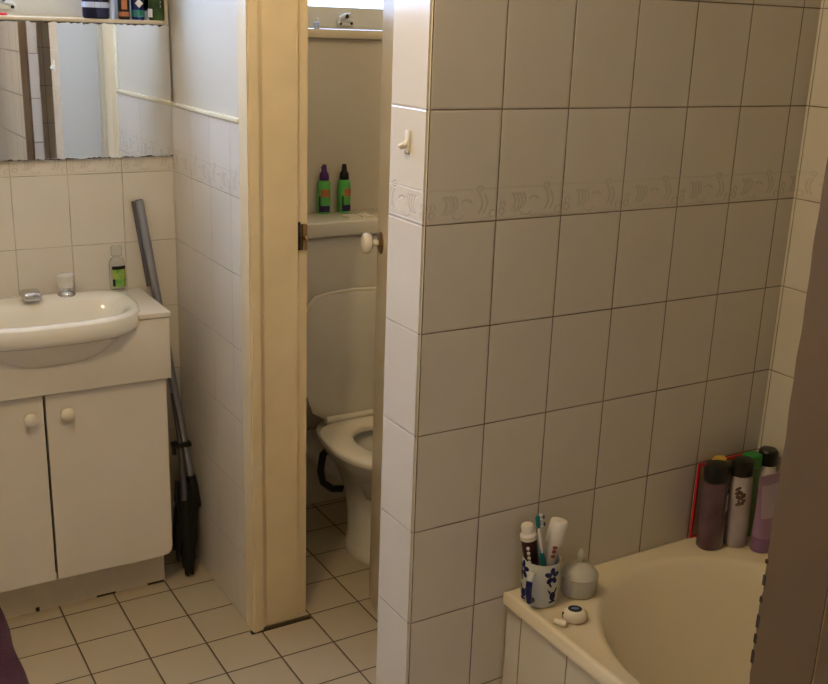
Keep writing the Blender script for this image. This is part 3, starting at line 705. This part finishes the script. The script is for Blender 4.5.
# white toothpaste tube
p0, p1 = V((mx_+.010, my_+.002, zb+.03)), V((mx_+.038, my_+.000, zb+.172))
t = thing('toothpaste_tube', p0, 'white toothpaste tube with wide white cap, leaning right in the mug', 'toothpaste')
stick(p0, p1, [(.009, 0), (.015, .3), (.0165, .66)], WPL, 'tube_body', t, .7)
stick(p0, p1, [(.0178, .65), (.0185, .68), (.0185, .97), (.016, 1.0)], WPL, 'cap', t)
b = B()
for k in (.50, .57, .63):
    q2 = p0.lerp(p1, k); b.box(q2.x-.011, q2.x-.002, q2.y-.0165, q2.y-.011, q2.z-.003, q2.z+.002, bev=.001)
b.build('tube_print', mat('faded_red_print', (.30, .08, .08), .5), parent=t)

# frosted lidded jar
jx, jy = 1.304, 1.466
t = thing('lidded_jar', (jx, jy, zb), 'frosted glass jar with a knobbed domed lid on the bath corner', 'jar')
FGL = mat('frosted_glass', (.80, .78, .70), .3, trans=.45, ior=1.4, bump=.5, bscale=110)
b = B(); rings = []
for r, h in ((.031, 0), (.036, .003), (.0375, .018), (.038, .036), (.0375, .040)):
    rings.append([V((jx+r*(1+.012*math.cos(24*a))*math.cos(a), jy+r*(1+.012*math.cos(24*a))*math.sin(a), zb+h)) for a in [2*PI*i/96 for i in range(96)]])
b.loft(rings); b.build('jar_body', FGL, parent=t)
b = B(); b.lathe([(.0385, .040), (.040, .043), (.0385, .046), (.033, .055), (.024, .063), (.014, .068), (.008, .070)], (jx, jy, zb), n=40); b.build('jar_lid', FGL, parent=t)
b = B(); b.lathe([(.006, .069), (.0045, .074), (.007, .079), (.009, .086), (.007, .093), (.003, .099), (.001, .101)], (jx, jy, zb), n=24); b.build('lid_knob', FGL, parent=t)
# floss case and its little cap
fx, fy = 1.228, 1.383
t = thing('floss_case', (fx, fy, zb), 'round white dental floss case with a dark blue oval on top, on the bath rim', 'floss case')
b = B(); b.lathe([(.018, 0), (.0235, .004), (.0255, .011), (.0245, .018), (.019, .024), (.015, .0255), (.001, .026)], (fx, fy, zb), n=36, sx=1, sy=.85, rot=-.5); b.build('case', OFFW, parent=t)
b = B(); b.lathe([(.0125, .0255), (.0125, .0266), (.001, .0268)], (fx-.001, fy, zb), n=28, sx=1.12, sy=.95, rot=-.5); b.build('top_badge', WBLUE, parent=t)
b = B(); b.lathe([(.0095, .0266), (.0001, .0272)], (fx-.001, fy, zb), n=24, sx=1, sy=.55, rot=-.5); b.build('badge_mark', mat('grey_blue_print', (.10, .14, .20), .3), parent=t)
b = B(); q = V((fx-.020, fy+.010, zb+.013)); b.box(q.x-.0035, q.x+.001, q.y-.004, q.y+.002, q.z-.006, q.z+.006, bev=.001); b.build('dispenser_slot', CHIP, parent=t)
b = B(); b.tube([(1.184, 1.393, zb+.006), (1.198, 1.371, zb+.006)], [.0058, .0062], 14); tag(b.build('floss_pick_case', OFFW), 'small rounded cream cap lying beside the floss case', 'cap')

# shampoo corner
t = thing('shower_gel_bottle', (1.708, 1.487, zb), 'plum translucent shower gel bottle with black cap, leftmost in the bath corner', 'bottle')
def lean(c, dx, dy, s=1): # shear matrix: top moves by dx,dy per metre about the base
    return Matrix.Translation(V(c)) @ Matrix(((1, 0, dx, 0), (0, 1, dy, 0), (0, 0, s, 0), (0, 0, 0, 1))) @ Matrix.Translation(-V(c))
c = (1.708, 1.487, zb); Ml = lean(c, -.03, .0)
B().lathe([(.030, 0), (.034, .005), (.0335, .06), (.0325, .14), (.031, .168)], c, n=36, sy=.8).build('bottle_body', PLUM, parent=t, M=Ml)
B().lathe([(.0315, .166), (.0325, .170), (.0325, .198), (.029, .205), (.001, .207)], c, n=36, sy=.8).build('cap', BLACK, parent=t, M=Ml)
b = B(); label_patch(b, c[0], c[1], zb+.095, zb+.135, .034, PI*1.60, PI*1.80, sy=.8); b.build('label', LAVL, parent=t, M=Ml)
b = B(); label_patch(b, c[0], c[1], zb+.090, zb+.140, .0337, PI*1.56, PI*1.85, sy=.8); b.build('label_edge', BLACK, parent=t, M=Ml)
c = (1.770, 1.466, zb); Ml = lean(c, -.05, -.0)
t = thing('shampoo_bottle', c, 'white shampoo bottle with black cap and dark floral print in the bath corner', 'bottle')
BODYW = mat('white_to_mauve_bottle', (.60, .54, .50), .25, col2=(.36, .27, .32), nscale=9)
B().lathe([(.025, 0), (.028, .004), (.0285, .05), (.0290, .12), (.0275, .170), (.025, .180)], c, n=36, sy=.8).build('bottle_body', BODYW, parent=t, M=Ml)
B().lathe([(.0275, .178), (.0285, .182), (.0275, .208), (.024, .214), (.001, .216)], c, n=36, sy=.8).build('cap', BLACK, parent=t, M=Ml)
b = B()
for (a, z_, ra, rz, ro) in ((1.20, .150, .009, .004, .6), (1.27, .141, .008, .005, -.4), (1.34, .132, .010, .005, .8), (1.22, .130, .007, .005, 0), (1.30, .118, .009, .006, -.7), (1.38, .122, .005, .004, 0), (1.24, .112, .008, .004, .3), (1.17, .138, .005, .004, 0)):
    petal(b, PI*a, zb+z_, ra, rz, ro, .0289, c[0], c[1], sy=.8)
b.build('floral_print', mat('dark_floral_print', (.05, .025, .03), .5, col2=(.16, .10, .05), nscale=120), parent=t, M=Ml)
c = (1.700, 1.524, zb)
t = thing('body_wash_bottle', (1.738, 1.514, zb), 'bottle with a yellow cap peeping out behind the plum bottle', 'bottle')
c = (1.738, 1.514, zb)
B().lathe([(.014, 0), (.016, .004), (.016, .15), (.012, .16)], c).build('bottle_body', mat('dark_olive_bottle', (.05, .05, .02), .3), parent=t)
B().lathe([(.017, .158), (.018, .165), (.018, .195), (.014, .203), (.001, .205)], c).build('cap', YEL, parent=t)
c = (1.822, 1.494, zb)
t = thing('green_shampoo_bottle', c, 'green bottle with a bright green cap at the back of the bath corner', 'bottle')
B().lathe([(.024, 0), (.027, .004), (.027, .16), (.022, .172)], c, n=30, sy=.75).build('bottle_body', mat('green_bottle', (.08, .18, .03), .3), parent=t)
b = B(); b.box(c[0]-.019, c[0]+.019, c[1]-.016, c[1]+.016, zb+.170, zb+.206, bev=.005, seg=3); b.build('cap', GREEN2, parent=t)
c = (1.868, 1.488, zb)
t = thing('conditioner_bottle', c, 'white bottle with black cap, furthest back and right in the bath corner', 'bottle')
B().lathe([(.020, 0), (.022, .004), (.022, .16), (.019, .176)], c, n=30).build('bottle_body', WPL, parent=t)
B().lathe([(.0215, .174), (.0225, .178), (.022, .206), (.018, .211), (.001, .212)], c, n=30).build('cap', BLACK, parent=t)
# lavender tube standing on its cap
c = (1.804, 1.420, zb)
t = thing('lotion_tube', c, 'lavender squeeze tube with a pale label standing on its cap in the bath corner', 'tube')
B().lathe([(.026, 0), (.0275, .003), (.0275, .034), (.026, .037)], c, n=36, sy=.8).build('cap', mat('deep_lavender_cap', (.25, .13, .26), .35), parent=t)
b = B(); rings = []
for k in range(9):
    h_ = k/8; a_ = .0285+.011*h_; b2 = .022*(1-h_)+.002; rings.append(ell(c[0], c[1], zb+.037+h_*.15, a_, b2, 40, 2.0))
b.loft(rings); b.build('tube_body', LAV, parent=t)
b = B(); rings = []
for h_ in (.33, .45, .6, .75, .85):
    a_ = .0288+.011*h_; b2 = .0226*(1-h_)+.0022
    ring = [V((c[0]+a_*math.cos(a), c[1]+b2*math.sin(a), zb+.037+h_*.15)) for a in [PI*1.2+PI*.6*i/12 for i in range(13)]]
    rings.append(ring + [p_+V((0, .0012, 0)) for p_ in reversed(ring)])
b.loft(rings); b.build('label', LAVL, parent=t)
# red edged tray leaning on the tiles behind the bottles
t = thing('red_framed_board', (1.75, 1.53, zb), 'red framed translucent plastic board leaning on the tiles behind the bottles', 'board')
b = B(); z0_, z1_, x0_, x1_ = zb+.0005, zb+.190, 1.688, 1.840
y_ = 1.5325
for a in ((x0_, x0_+.007, z0_, z1_), (x1_-.007, x1_, z0_, z1_), (x0_, x1_, z1_-.007, z1_), (x0_, x1_, z0_, z0_+.007)): b.box(a[0], a[1], y_-.005, y_+.001, a[2], a[3], bev=.002)
b.build('frame', RED, parent=t)
b = B(); b.box(x0_+.006, x1_-.006, y_-.002, y_, z0_+.006, z1_-.006); b.build('panel', PINKW, parent=t)
b = B(); b.box(1.742, 1.768, y_-.007, y_+.002, z1_-.002, z1_+.007, bev=.002); b.build('hanging_tab', PINKW, parent=t)

# ------------------------------------------------------------------ towel on a hamper, bottom left
ham = thing('laundry_hamper', (.0, 1.72, 0), 'pale plastic laundry hamper under the maroon towel at the lower left', 'hamper')
b = B(); b.box(-.2, .205, 1.44, 2.02, 0, .470, bev=.02, seg=4); b.build('hamper_body', OFFW, parent=ham)
b = B(); nx, ny = 40, 48
def tow(u, v):       # u across x, v along y; top sheet draping over three edges
    x = -.26+u*.555; y = 1.39+v*.69; z = .492+.004*math.sin(9*u+5*v)+.003*math.sin(23*v)
    for d_ in (x-.235, 1.445-y, y-2.05):
        if d_ > 0: z -= min(d_, .03)*1.6
    x2 = min(x, .248+.0015*math.sin(v*26)) if x > .235 else x
    y2 = max(min(y, 2.07), 1.43)
    return V((x2+(.0012*math.sin(v*17) if x > .2 else 0), y2, z))
top_ = [[b.bm.verts.new(tow(i/nx, j/ny)) for j in range(ny+1)] for i in range(nx+1)]
low_ = [[b.bm.verts.new(tow(i/nx, j/ny)-V((0, 0, .012))) for j in range(ny+1)] for i in range(nx+1)]
for i in range(nx):
    for j in range(ny):
        b.bm.faces.new((top_[i][j], top_[i+1][j], top_[i+1][j+1], top_[i][j+1])); b.bm.faces.new((low_[i][j], low_[i][j+1], low_[i+1][j+1], low_[i+1][j]))
for i in range(nx):
    b.bm.faces.new((top_[i][0], low_[i][0], low_[i+1][0], top_[i+1][0])); b.bm.faces.new((top_[i][ny], top_[i+1][ny], low_[i+1][ny], low_[i][ny]))
for j in range(ny):
    b.bm.faces.new((top_[0][j], top_[0][j+1], low_[0][j+1], low_[0][j])); b.bm.faces.new((top_[nx][j], low_[nx][j], low_[nx][j+1], top_[nx][j+1]))
tag(b.build('towel', MAROON, smooth=70), 'maroon towel draped over the hamper at the lower left', 'towel')
b = B(); b.lathe([(.03, 0), (.05, .004), (.062, .03), (.064, .05), (.060, .051), (.055, .03), (.03, .01), (.001, .008)], (.120, 1.715, .4985), n=36)
tag(b.build('bowl', WPL), 'small white bowl on the maroon towel at the left picture edge', 'bowl')

# ------------------------------------------------------------------ bathroom ceiling lamp, and the added toilet room bulb
mt, nt, p = new_mat('bulb_glow'); p.inputs['Emission Color'].default_value = (1, .72, .40, 1); p.inputs['Emission Strength'].default_value = 6; p.inputs['Base Color'].default_value = (.9, .85, .7, 1)
def ceiling_lamp(x, y, lab):
    lp = thing('ceiling_lamp', (x, y, 2.36), lab, 'lamp')
    B().lathe([(.11, .125), (.11, .14)], (x, y, 2.36)).build('lamp_base', WPL, parent=lp)
    B().tube([(x, y, 2.43), (x, y, 2.486)], .03).build('lamp_holder', WPL, parent=lp)
    B().lathe([(.002, 0), (.02, .004), (.03, .02), (.03, .04), (.016, .06), (.014, .065)], (x, y, 2.37), n=24).build('bulb', mt, parent=lp)
ceiling_lamp(LAMP[0], LAMP[1], 'bare bulb lamp on the bathroom ceiling')
ceiling_lamp(1.45, 2.15, 'added unseen bulb on the ceiling, warming the toilet room')
